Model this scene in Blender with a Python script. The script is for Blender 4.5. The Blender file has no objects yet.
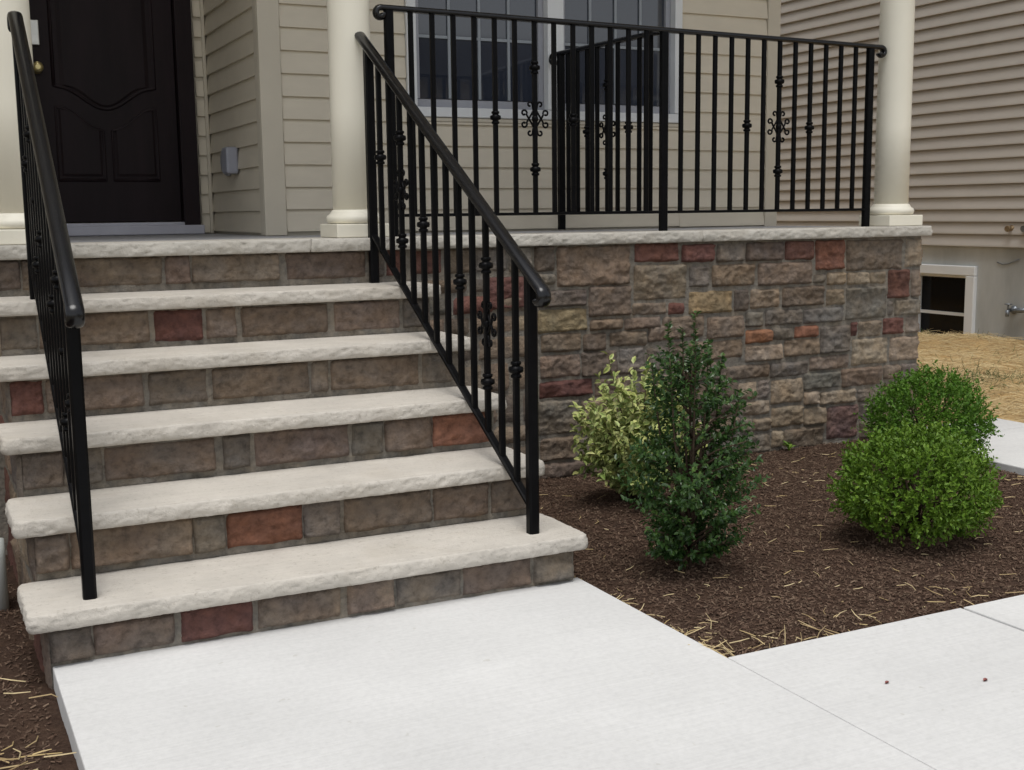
import bpy, bmesh, math, random
from mathutils import Vector, Matrix, noise
R = math.radians
sc = bpy.context.scene
col = sc.collection
rnd = random.Random(7)
H = 0.18            # riser
T = 0.282           # tread run
XL, XR = -0.148, 1.395
XW = 4.225          # right end of the porch wall
NF = 0.036          # nosing
PZ = 6 * H          # porch floor level 1.08
YH = 1.1144         # house front wall
YD = 2.25           # door wall in the recess
XREC = 1.15         # recess side wall
XN = 7.9            # neighbouring wall
WZ = 0.03           # top of the concrete walk

# ------------------------------------------------------------------ materials
def nmat(name):
    m = bpy.data.materials.new(name); m.use_nodes = True
    nt = m.node_tree
    b = nt.nodes['Principled BSDF']
    return m, nt, b
def noise_node(nt, scale, detail=4, rough=.55, vec=None, dim='3D'):
    n = nt.nodes.new('ShaderNodeTexNoise'); n.inputs['Scale'].default_value = scale
    n.inputs['Detail'].default_value = detail; n.inputs['Roughness'].default_value = rough
    if vec is not None: nt.links.new(vec, n.inputs['Vector'])
    return n
def ramp(nt, fac, stops):
    r = nt.nodes.new('ShaderNodeValToRGB')
    el = r.color_ramp.elements
    while len(el) < len(stops): el.new(.5)
    for e, (p, c) in zip(el, stops):
        e.position = p; e.color = (c[0], c[1], c[2], 1)
    nt.links.new(fac, r.inputs['Fac'])
    return r
def mixc(nt, a, b, fac=None, mode='MIX', f=.5):
    m = nt.nodes.new('ShaderNodeMix'); m.data_type = 'RGBA'; m.blend_type = mode
    if fac is None: m.inputs[0].default_value = f
    else: nt.links.new(fac, m.inputs[0])
    for k, v in ((6, a), (7, b)):
        if isinstance(v, tuple): m.inputs[k].default_value = (*v, 1)
        else: nt.links.new(v, m.inputs[k])
    return m.outputs[2]
def bump(nt, b, height, strength, dist):
    n = nt.nodes.new('ShaderNodeBump'); n.inputs['Strength'].default_value = strength
    n.inputs['Distance'].default_value = dist
    nt.links.new(height, n.inputs['Height']); nt.links.new(n.outputs[0], b.inputs['Normal'])
def objco(nt, scale=None):
    g = nt.nodes.new('ShaderNodeNewGeometry')
    out = g.outputs['Position']
    if scale:
        m = nt.nodes.new('ShaderNodeMapping'); m.inputs['Scale'].default_value = scale
        nt.links.new(out, m.inputs['Vector']); out = m.outputs[0]
    return out
def simple(name, c, rough=.6, var=.12, scale=8, bstr=0, bscale=60, spec=.5, metal=0, stretch=None):
    m, nt, b = nmat(name)
    v = objco(nt, stretch)
    n = noise_node(nt, scale, 5, .6, v)
    lo = tuple(x * (1 - var) for x in c); hi = tuple(min(1, x * (1 + var)) for x in c)
    r = ramp(nt, n.outputs['Fac'], [(.3, lo), (.7, hi)])
    nt.links.new(r.outputs[0], b.inputs['Base Color'])
    b.inputs['Roughness'].default_value = rough
    b.inputs['Specular IOR Level'].default_value = spec
    b.inputs['Metallic'].default_value = metal
    if bstr:
        n2 = noise_node(nt, bscale, 4, .6, v)
        bump(nt, b, n2.outputs['Fac'], bstr, .004)
    return m
def attr_mat(name, rough=.85, mott=.52, mscale=34, bstr=1.0, bscale=70, spec=.2):
    m, nt, b = nmat(name)
    a = nt.nodes.new('ShaderNodeAttribute'); a.attribute_name = 'Col'
    v = objco(nt)
    n = noise_node(nt, mscale, 6, .65, v)
    r = ramp(nt, n.outputs['Fac'], [(.25, (1 - mott,) * 3), (.5, (1, 1, 1)), (.78, (1 + mott * .7, 1 + mott * .65, 1 + mott * .55))])
    c = mixc(nt, a.outputs['Color'], r.outputs[0], mode='MULTIPLY', f=1.0)
    n3 = noise_node(nt, mscale * .35, 3, .5, v)
    r3 = ramp(nt, n3.outputs['Fac'], [(.35, (.97, .985, 1.0)), (.65, (1.06, 1.0, .92))])
    c = mixc(nt, c, r3.outputs[0], mode='MULTIPLY', f=1.0)
    nt.links.new(c, b.inputs['Base Color'])
    b.inputs['Roughness'].default_value = rough; b.inputs['Specular IOR Level'].default_value = spec
    n2 = noise_node(nt, bscale, 5, .7, v)
    bump(nt, b, n2.outputs['Fac'], bstr, .010)
    return m
M = {}
M['stone'] = attr_mat('veneer_stone')
def limestone(name, c):
    m, nt, b = nmat(name); v = objco(nt)
    n1 = noise_node(nt, 5, 6, .65, v); r1 = ramp(nt, n1.outputs['Fac'], [(.3, tuple(x*.88 for x in c)), (.7, tuple(x*1.08 for x in c))])
    n2 = noise_node(nt, 1, 4, .6, objco(nt, (4, 70, 40))); r2 = ramp(nt, n2.outputs['Fac'], [(.3, (.955,.95,.94)), (.65, (1.02,1.02,1.02))])
    cc = mixc(nt, r1.outputs[0], r2.outputs[0], mode='MULTIPLY', f=1.0)
    n3 = noise_node(nt, 75, 3, .6, v); r3 = ramp(nt, n3.outputs['Fac'], [(.30, (.80,.79,.77)), (.40, (1,1,1)), (.7, (1.03,1.03,1.03))])
    cc = mixc(nt, cc, r3.outputs[0], mode='MULTIPLY', f=1.0)
    n5 = noise_node(nt, 2.2, 4, .7, v); r5 = ramp(nt, n5.outputs['Fac'], [(.34, (.90,.885,.86)), (.5, (1,1,1))])
    cc = mixc(nt, cc, r5.outputs[0], mode='MULTIPLY', f=1.0)
    nt.links.new(cc, b.inputs['Base Color']); b.inputs['Roughness'].default_value = .88; b.inputs['Specular IOR Level'].default_value = .15
    n4 = noise_node(nt, 130, 5, .7, v); bump(nt, b, n4.outputs['Fac'], .6, .005)
    return m
def concrete(name, c):
    m, nt, b = nmat(name)
    v = objco(nt)
    n1 = noise_node(nt, 1.3, 5, .6, v); n2 = noise_node(nt, 60, 4, .7, v)
    r1 = ramp(nt, n1.outputs['Fac'], [(.3, tuple(x * .90 for x in c)), (.7, tuple(x * 1.05 for x in c))])
    r2 = ramp(nt, n2.outputs['Fac'], [(.3, (.94, .94, .94)), (.6, (1.03, 1.03, 1.03))])
    cc = mixc(nt, r1.outputs[0], r2.outputs[0], mode='MULTIPLY', f=1.0)
    br = noise_node(nt, 1, 3, .5, objco(nt, (3, 140, 3)))      # broom finish across the walk
    rb = ramp(nt, br.outputs['Fac'], [(.35, (.965, .965, .965)), (.65, (1.02, 1.02, 1.02))])
    cc = mixc(nt, cc, rb.outputs[0], mode='MULTIPLY', f=1.0)
    sp = noise_node(nt, 26, 3, .5, v)                            # sparse small stains
    rs = ramp(nt, sp.outputs['Fac'], [(.24, (.88, .87, .84)), (.29, (1, 1, 1))])
    cc = mixc(nt, cc, rs.outputs[0], mode='MULTIPLY', f=1.0)
    nt.links.new(cc, b.inputs['Base Color'])
    b.inputs['Roughness'].default_value = .9; b.inputs['Specular IOR Level'].default_value = .2
    n3 = noise_node(nt, 180, 4, .7, v); bump(nt, b, n3.outputs['Fac'], .25, .003)
    return m
M['concrete'] = concrete('walk_concrete', (.60, .597, .583))
M['tread'] = limestone('limestone_tread', (.54, .505, .45))
M['coping'] = limestone('limestone_coping', (.495, .47, .42))
M['porchfloor'] = simple('porch_floor_concrete', (.42, .42, .43), .85, .08, 4, .2, 120, .2)
M['foundation'] = simple('foundation_concrete', (.47, .485, .475), .9, .28, 1.6, .4, 40, .2, 0, (1, 1, .35))
M['siding'] = simple('vinyl_siding_tan', (.67, .61, .495), .55, .035, 6, .08, 220, .35, 0, (1, 1, 3))
M['siding2'] = simple('vinyl_siding_taupe', (.50, .465, .42), .55, .05, 3, .08, 220, .35, 0, (1, 1, 3))
M['trim'] = simple('vinyl_trim_tan', (.59, .54, .44), .5, .04, 4, 0, 60, .4)
M['column'] = simple('column_cream_paint', (.80, .765, .65), .45, .03, 3, .04, 60, .4)
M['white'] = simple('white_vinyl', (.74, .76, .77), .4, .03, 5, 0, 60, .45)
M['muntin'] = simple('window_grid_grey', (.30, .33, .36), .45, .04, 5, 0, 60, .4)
M['sash'] = simple('sash_grey_vinyl', (.36, .37, .41), .45, .04, 5, 0, 60, .4)  # grey-lilac vinyl of the window sashes
M['iron'] = simple('black_powder_coated_iron', (.003, .003, .0036), .35, .3, 14, .06, 90, .10)
M['cap'] = simple('glossy_black_handrail', (.003, .003, .004), .24, .3, 14, .04, 90, .42)
M['door'] = simple('espresso_door_wood', (.0155, .0092, .0112), .5, .3, 9, .1, 80, .2, 0, (1, 1, .15))
M['threshold'] = simple('aluminium_threshold', (.50, .50, .56), .4, .06, 9, 0, 60, .5, .2)
M['brass'] = simple('brass', (.62, .52, .25), .3, .1, 20, 0, 60, .5, .8)
M['nickel'] = simple('satin_nickel', (.70, .70, .66), .35, .1, 20, 0, 60, .5, .6)
M['plastic'] = simple('grey_plastic_cover', (.36, .37, .43), .35, .05, 10, 0, 60, .5)
M['pipe'] = simple('pale_pvc', (.58, .62, .60), .5, .06, 10, 0, 60, .4)
M['mulch'] = None
M['bark'] = simple('shrub_bark', (.07, .05, .035), .9, .3, 40, .4, 150, .1)
M['galv'] = simple('galvanised_metal', (.22, .24, .26), .4, .2, 30, 0, 60, .5, .7)
M['oldbrass'] = simple('weathered_brass', (.25, .18, .10), .5, .3, 60, 0, 60, .5, .5)
M['roof'] = simple('dark_shingle', (.05, .048, .046), .95, .25, 12, .3, 60, .1)
M['ceiling'] = simple('porch_ceiling_white', (.62, .61, .58), .6, .03, 4)
def glass(name, tint, spec=.75):
    m, nt, b = nmat(name)
    n = noise_node(nt, .7, 2, .5, objco(nt))
    r = ramp(nt, n.outputs['Fac'], [(.3, tuple(x * .7 for x in tint)), (.7, tuple(x * 1.3 for x in tint))])
    nt.links.new(r.outputs[0], b.inputs['Base Color'])
    b.inputs['Roughness'].default_value = .03; b.inputs['IOR'].default_value = 1.6
    b.inputs['Specular IOR Level'].default_value = spec
    return m
M['glass'] = glass('window_glass', (.036, .043, .062))
M['darkglass'] = glass('basement_glass', (.006, .006, .007), .12)
def soil(name, c0, c1, c2, s):
    m, nt, b = nmat(name); v = objco(nt)
    n1 = noise_node(nt, s, 6, .75, v); n2 = noise_node(nt, s * .12, 4, .6, v)
    r1 = ramp(nt, n1.outputs['Fac'], [(.28, c0), (.5, c1), (.75, c2)])
    r2 = ramp(nt, n2.outputs['Fac'], [(.3, (.75, .75, .78)), (.7, (1.15, 1.12, 1.08))])
    c = mixc(nt, r1.outputs[0], r2.outputs[0], mode='MULTIPLY', f=1.0)
    nt.links.new(c, b.inputs['Base Color']); b.inputs['Roughness'].default_value = .95
    b.inputs['Specular IOR Level'].default_value = .1
    n3 = noise_node(nt, s * 1.4, 6, .8, v); bump(nt, b, n3.outputs['Fac'], .9, .02)
    return m
M['mulch'] = soil('mulch_ground', (.055, .033, .024), (.096, .060, .043), (.145, .098, .070), 90)
M['strawground'] = soil('straw_ground', (.32, .21, .10), (.52, .36, .17), (.64, .47, .24), 45)
M['soil'] = soil('far_ground', (.20, .17, .11), (.29, .25, .17), (.36, .32, .23), 6)
def chipmat(name, cols, rough=.9, spec=.15, trans=0):
    m, nt, b = nmat(name)
    g = nt.nodes.new('ShaderNodeNewGeometry')
    r = ramp(nt, g.outputs['Random Per Island'], [(i / max(1, len(cols) - 1), c) for i, c in enumerate(cols)])
    nt.links.new(r.outputs[0], b.inputs['Base Color']); b.inputs['Roughness'].default_value = rough
    b.inputs['Specular IOR Level'].default_value = spec
    if trans:
        b.inputs['Subsurface Weight'].default_value = 0
        t = nt.nodes.new('ShaderNodeBsdfTranslucent'); nt.links.new(r.outputs[0], t.inputs['Color'])
        mx = nt.nodes.new('ShaderNodeMixShader'); mx.inputs[0].default_value = trans
        out = nt.nodes['Material Output']
        nt.links.new(b.outputs[0], mx.inputs[1]); nt.links.new(t.outputs[0], mx.inputs[2]); nt.links.new(mx.outputs[0], out.inputs['Surface'])
    return m
M['chip'] = chipmat('mulch_chips', [(.074, .044, .031), (.100, .062, .043), (.124, .080, .056), (.152, .102, .072), (.086, .055, .039), (.21, .15, .105)])
M['straw'] = chipmat('straw_blades', [(.46, .34, .16), (.60, .46, .24), (.68, .56, .33), (.36, .26, .13), (.54, .41, .22)], .7, .2)
M['grass'] = chipmat('grass_blades', [(.11, .15, .05), (.15, .18, .07), (.09, .125, .045)], .6, .3, .2)
M['holly'] = chipmat('holly_leaves', [(.026, .062, .016), (.036, .084, .020), (.056, .115, .026), (.028, .068, .022), (.10, .175, .04)], .32, .45, .18)
M['box'] = chipmat('boxwood_leaves', [(.092, .180, .014), (.115, .215, .018), (.068, .142, .013), (.165, .270, .030), (.098, .172, .018), (.135, .235, .024)], .5, .3, .18)
M['box2'] = chipmat('boxwood_leaves_deep', [(.080, .180, .016), (.100, .215, .020), (.062, .150, .014), (.135, .245, .028)], .5, .3, .18)
M['euon'] = attr_mat('variegated_leaves', .5, .15, 60, .1, 100, .35)
M['leaf'] = simple('dry_red_leaf', (.20, .06, .05), .7, .3, 80)

# ------------------------------------------------------------------ mesh helper
class MB:
    def __init__(s): s.v = []; s.f = []; s.c = []; s.sm = []
    def face(s, idx, c=None, smooth=False): s.f.append(tuple(idx)); s.c.append(c); s.sm.append(smooth)
    def box(s, a, b, c=None):
        x0, y0, z0 = a; x1, y1, z1 = b
        o = len(s.v)
        s.v += [(x0,y0,z0),(x1,y0,z0),(x1,y1,z0),(x0,y1,z0),(x0,y0,z1),(x1,y0,z1),(x1,y1,z1),(x0,y1,z1)]
        for q in ((0,3,2,1),(4,5,6,7),(0,1,5,4),(1,2,6,5),(2,3,7,6),(3,0,4,7)): s.face([o+i for i in q], c)
    def obox(s, o, X, Y, Z, c=None):        # box from a corner and three edge vectors
        n = len(s.v); o = Vector(o); X = Vector(X); Y = Vector(Y); Z = Vector(Z)
        s.v += [tuple(p) for p in (o, o+X, o+X+Y, o+Y, o+Z, o+X+Z, o+X+Y+Z, o+Y+Z)]
        for q in ((0,3,2,1),(4,5,6,7),(0,1,5,4),(1,2,6,5),(2,3,7,6),(3,0,4,7)): s.face([n+i for i in q], c)
    def bar(s, p, q, w, d=None, side=None):  # square bar with small chamfered look
        p = Vector(p); q = Vector(q); d = d or w
        t = (q - p).normalized()
        sd = Vector(side) if side is not None else (Vector((1,0,0)) if abs(t.x) < .9 else Vector((0,1,0)))
        sd = (sd - t * sd.dot(t)).normalized(); u = t.cross(sd)
        k = .18
        pr = [(-.5,-.5+k),(-.5+k,-.5),(.5-k,-.5),(.5,-.5+k),(.5,.5-k),(.5-k,.5),(-.5+k,.5),(-.5,.5-k)]
        s.sweep([p, q], [(a*w, b*d) for a, b in pr], sd)
    def sweep(s, path, prof, side, closed=True, caps=True, smooth=False):
        path = [Vector(p) for p in path]; side = Vector(side).normalized(); n = len(prof); o = len(s.v)
        for i, p in enumerate(path):
            if i == 0: t = path[1] - p
            elif i == len(path) - 1: t = p - path[i-1]
            else: t = (path[i+1] - p).normalized() + (p - path[i-1]).normalized()
            t = t.normalized(); sd = (side - t * side.dot(t)).normalized(); up = t.cross(sd)
            for a, b in prof: s.v.append(tuple(p + sd * a + up * b))
        for i in range(len(path) - 1):
            for j in range(n):
                k = (j + 1) % n
                s.face((o+i*n+j, o+i*n+k, o+(i+1)*n+k, o+(i+1)*n+j), None, smooth)
        if caps:
            s.face([o + j for j in range(n)][::-1]); s.face([o + (len(path)-1)*n + j for j in range(n)])
    def tube(s, path, rad, n=8, smooth=True):
        path = [Vector(p) for p in path]; o = len(s.v)
        rads = rad if isinstance(rad, (list, tuple)) else [rad] * len(path)
        ref = None
        for i, p in enumerate(path):
            if i == 0: t = path[1] - p
            elif i == len(path) - 1: t = p - path[i-1]
            else: t = path[i+1] - path[i-1]
            t = t.normalized()
            if ref is None: ref = Vector((0,0,1)) if abs(t.z) < .9 else Vector((1,0,0))
            a = (ref - t * ref.dot(t)).normalized(); b = t.cross(a); ref = a
            for k in range(n):
                g = 2*math.pi*k/n
                s.v.append(tuple(p + (a*math.cos(g) + b*math.sin(g)) * rads[i]))
        for i in range(len(path)-1):
            for k in range(n):
                j = (k+1) % n
                s.face((o+i*n+k, o+i*n+j, o+(i+1)*n+j, o+(i+1)*n+k), None, smooth)
        s.face([o+k for k in range(n)][::-1]); e = o+(len(path)-1)*n; s.face([e+k for k in range(n)])
    def lathe(s, c, prof, n=24, axis=2, smooth=True):   # prof: (radius, height)
        o = len(s.v)
        for r, h in prof:
            for k in range(n):
                g = 2*math.pi*k/n; a, b = r*math.cos(g), r*math.sin(g)
                p = [(h, a, b), (a, h, b), (a, b, h)][axis]
                s.v.append((c[0]+p[0], c[1]+p[1], c[2]+p[2]))
        for i in range(len(prof)-1):
            for k in range(n):
                j = (k+1) % n
                s.face((o+i*n+k, o+i*n+j, o+(i+1)*n+j, o+(i+1)*n+k), None, smooth)
        s.face([o+k for k in range(n)][::-1]); e = o+(len(prof)-1)*n; s.face([e+k for k in range(n)])
    def build(s, name, mat, parent=None, bevel=0, world=True):
        me = bpy.data.meshes.new(name)
        off = Vector((0,0,0))
        o = bpy.data.objects.new(name, me)
        if parent is not None:
            o.parent = parent
            off = wloc(parent)
        else:
            xs = list(zip(*s.v)); off = Vector(((min(xs[0])+max(xs[0]))/2, (min(xs[1])+max(xs[1]))/2, min(xs[2])))
            o.location = off
        me.from_pydata([(x-off.x, y-off.y, z-off.z) for x, y, z in s.v], [], s.f)
        me.polygons.foreach_set('use_smooth', s.sm)
        if any(c is not None for c in s.c):
            ca = me.color_attributes.new('Col', 'FLOAT_COLOR', 'CORNER')
            buf = []
            for f, c in zip(s.f, s.c):
                if c is None: c = (.2,.2,.2)
                if isinstance(c[0], tuple):
                    for q in c: buf += [q[0], q[1], q[2], 1]
                else: buf += [c[0], c[1], c[2], 1] * len(f)
            ca.data.foreach_set('color', buf)
        me.materials.append(mat)
        me.validate(); me.update()
        col.objects.link(o)
        if bevel:
            b = o.modifiers.new('bevel', 'BEVEL'); b.width = bevel; b.segments = 2; b.limit_method = 'ANGLE'; b.angle_limit = R(40)
        return o
def wloc(o):
    p = Vector((0,0,0))
    while o is not None: p += Vector(o.location); o = o.parent
    return p
def thing(name, label, cat, loc, group=None):
    o = bpy.data.objects.new(name, None); col.objects.link(o); o.location = loc
    o.empty_display_size = .1
    o['label'] = label; o['category'] = cat
    if group: o['group'] = group
    return o
def tag(o, label, cat, group=None):
    o['label'] = label; o['category'] = cat
    if group: o['group'] = group
    return o
def kind(o, k): o['kind'] = k; return o

# ------------------------------------------------------------------ stone veneer
SC = {'t': (.212,.164,.124), 'T': (.285,.232,.172), 'g': (.175,.156,.136), 'G': (.160,.155,.140), 'd': (.145,.116,.095),
      'r': (.150,.076,.064), 'R': (.215,.104,.073), 'o': (.265,.205,.130), 'O': (.255,.128,.078), 'p': (.165,.108,.098)}
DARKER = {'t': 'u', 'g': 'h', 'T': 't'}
SC['u'] = (.165,.126,.104); SC['h'] = (.135,.120,.107)      # browner, darker riser keys: shade under the nosings painted into the colour
MORT = (.225,.206,.178)
def stone(mb, O, U, V, N, w, h, key, prot=.016, rough=.013, cell=.0095):
    O = Vector(O); U = Vector(U); V = Vector(V); N = Vector(N)
    nx = max(4, int(w/cell)); ny = max(4, int(h/cell))
    sd = Vector((rnd.uniform(-50,50), rnd.uniform(-50,50), rnd.uniform(-50,50)))
    base = Vector(SC[key]); j = rnd.uniform(.88,1.24)
    base = Vector((base.x*j*rnd.uniform(.96,1.04), base.y*j, base.z*j*rnd.uniform(.94,1.06)))
    alt = Vector(SC[rnd.choice('tgdT')]) if key in 'tTgGdpuh' else base * rnd.uniform(.6, .9)
    o = len(mb.v); tilt = (rnd.uniform(-.05,.05), rnd.uniform(-.10,.10)); pr = prot * rnd.uniform(.7,1.4)
    cols = []
    fac = []
    for _ in range(max(5, int(w*h/.0016))):     # random chisel planes; the lowest one wins
        an = rnd.uniform(0, 6.283); sl = rnd.uniform(.10,.42)
        px, pz = rnd.uniform(0,w), rnd.uniform(0,h)
        fac.append((px, pz, math.cos(an)*sl*.7, math.sin(an)*sl, rnd.uniform(.35,1.0)))
    for i in range(ny+1):
        for k in range(nx+1):
            x = w*k/nx; z = h*i/ny
            d = min(x, w-x, z, h-z)
            f = min(1, d/(.007+.006*abs(noise.noise(sd+Vector((x*25,z*25,1)))))); f = math.sqrt(max(0, 1-(1-f)**2))
            q = sd + Vector((x*9, z*15, 0))
            n1 = noise.noise(q); n2 = abs(noise.noise(q*2.3+Vector((9,2,3)))); n3 = noise.noise(q*5.5); n4 = .5-abs(noise.noise(q*11+Vector((5,5,5))))*2
            xx_ = x + .012*noise.noise(q*2.2+Vector((1,7,2))); zz_ = z + .010*noise.noise(q*2.2+Vector((4,1,9)))
            fc = min(pr*1.25, min(pr*c + abs((xx_-px)*ax+(zz_-pz)*az)*.55 for px,pz,ax,az,c in fac))
            ht = f*(fc + .55*rough*(1.3*n1 - 1.6*n2 + .55*n3 + .30*n4 + .35) + tilt[0]*(x-w/2)*.4 + tilt[1]*(z-h/2)) - (1-f)*.003
            jx = jz = 0
            if d < 1e-6:
                jx = .006*noise.noise(Vector((z*18, x*18, sd.x))); jz = .006*noise.noise(Vector((x*18, z*18, sd.y)))
            mb.v.append(tuple(O + U*(x+jx) + V*(z+jz) + N*max(ht, -.002 if f < .3 else .0035)))
            g = min(1, max(0, .5 + .9*noise.noise(sd*1.7 + Vector((x*7, z*10, 0)))))
            cols.append(base.lerp(alt, g*.55))
    for i in range(ny):
        for k in range(nx):
            a = i*(nx+1)+k; ids = (a, a+1, a+nx+2, a+nx+1)
            mb.face([o+q for q in ids], tuple(tuple(cols[q]) for q in ids), True)
def mortar(mb, O, U, V, N, w, h, cell=.05):
    O = Vector(O); U = Vector(U); V = Vector(V); N = Vector(N)
    nx = max(1, int(w/cell)); ny = max(1, int(h/cell)); o = len(mb.v)
    for i in range(ny+1):
        for k in range(nx+1):
            p = O + U*(w*k/nx) + V*(h*i/ny)
            e = 0 if i in (0, ny) or k in (0, nx) else .0025
            mb.v.append(tuple(p + N*(e*noise.noise(p*30))))
    for i in range(ny):
        for k in range(nx):
            a = o+i*(nx+1)+k; m = rnd.uniform(.9,1.1)
            mb.face((a, a+1, a+nx+2, a+nx+1), (MORT[0]*m, MORT[1]*m, MORT[2]*m), True)
def ashlar(mb, O, U, V, N, w, h, gap=.013):
    z = .004
    while z < h - .03:
        rh = rnd.choice((.07,.09,.11,.14))
        if h - z - rh < .06: rh = h - z - .004
        x = .004
        while x < w - .02:
            rw = min(rnd.uniform(.10,.30), w - x - .004)
            if w - x - rw < .06: rw = w - x - .004
            k = rnd.choice('tttTTggddrG')
            stone(mb, Vector(O)+Vector(U)*(x+gap/2)+Vector(V)*(z+gap/2), U, V, N, rw-gap, rh-gap, k, cell=.016)
            x += rw
        z += rh
def slab(mb, x0, x1, y0, y1, z0, z1, rough=.008, sides='FRLB', rc=.018, seed=0, cell=.008, top_jit=.0):
    """stone slab with rock-faced edges; sides in the list are rough"""
    pts = []
    def line(a, b, nrm, s):
        L = (Vector(b)-Vector(a)).length; n = max(1, int(L/cell))
        for i in range(n): pts.append((Vector(a).lerp(Vector(b), i/n), Vector(nrm), s in sides))
    def arc(cx, cy, a0):
        for i in range(4):
            a = a0 + math.pi/2*i/4
            nn = Vector((math.cos(a), math.sin(a)))
            pts.append((Vector((cx, cy)) + nn*rc, nn, True))
    line((x0+rc,y0),(x1-rc,y0),(0,-1),'F'); arc(x1-rc,y0+rc,-math.pi/2)
    line((x1,y0+rc),(x1,y1-rc),(1,0),'R'); arc(x1-rc,y1-rc,0)
    line((x1-rc,y1),(x0+rc,y1),(0,1),'B'); arc(x0+rc,y1-rc,math.pi/2)
    line((x0,y1-rc),(x0,y0+rc),(-1,0),'L'); arc(x0+rc,y0+rc,math.pi)
    rows = [(0,-.003),(.05,.0),(.15,.001),(.27,.002),(.39,.002),(.51,.002),(.63,.001),(.75,.0),(.87,-.001),(.955,-.003),(1,-.006)]
    n = len(pts); o = len(mb.v)
    for fz, out in rows:
        for p, nn, rg in pts:
            z = z0 + (z1-z0)*fz
            e = out if rg else 0
            if rg:
                q = Vector((p.x*19, p.y*19, z*34+seed*7.3))
                e += rough*(.8*noise.noise(q) - 1.1*abs(noise.noise(q*2.1+Vector((3,3,3)))) + .6*noise.noise(q*3.9) + .5*noise.noise(q*8.3)) + .003
            zz = z + (0 if fz in (0,1) else .003*noise.noise(Vector((p.x*30,p.y*30,fz*9+seed))))
            mb.v.append((p.x+nn.x*e, p.y+nn.y*e, zz))
    for i in range(len(rows)-1):
        for k in range(n):
            j = (k+1) % n
            mb.face((o+i*n+k, o+i*n+j, o+(i+1)*n+j, o+(i+1)*n+k), None, True)
    e = o+(len(rows)-1)*n
    b = len(mb.v); mb.v += mb.v[o:o+n]; mb.face([b+k for k in range(n)][::-1])
    b = len(mb.v); mb.v += mb.v[e:e+n]; mb.face([b+k for k in range(n)])

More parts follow.
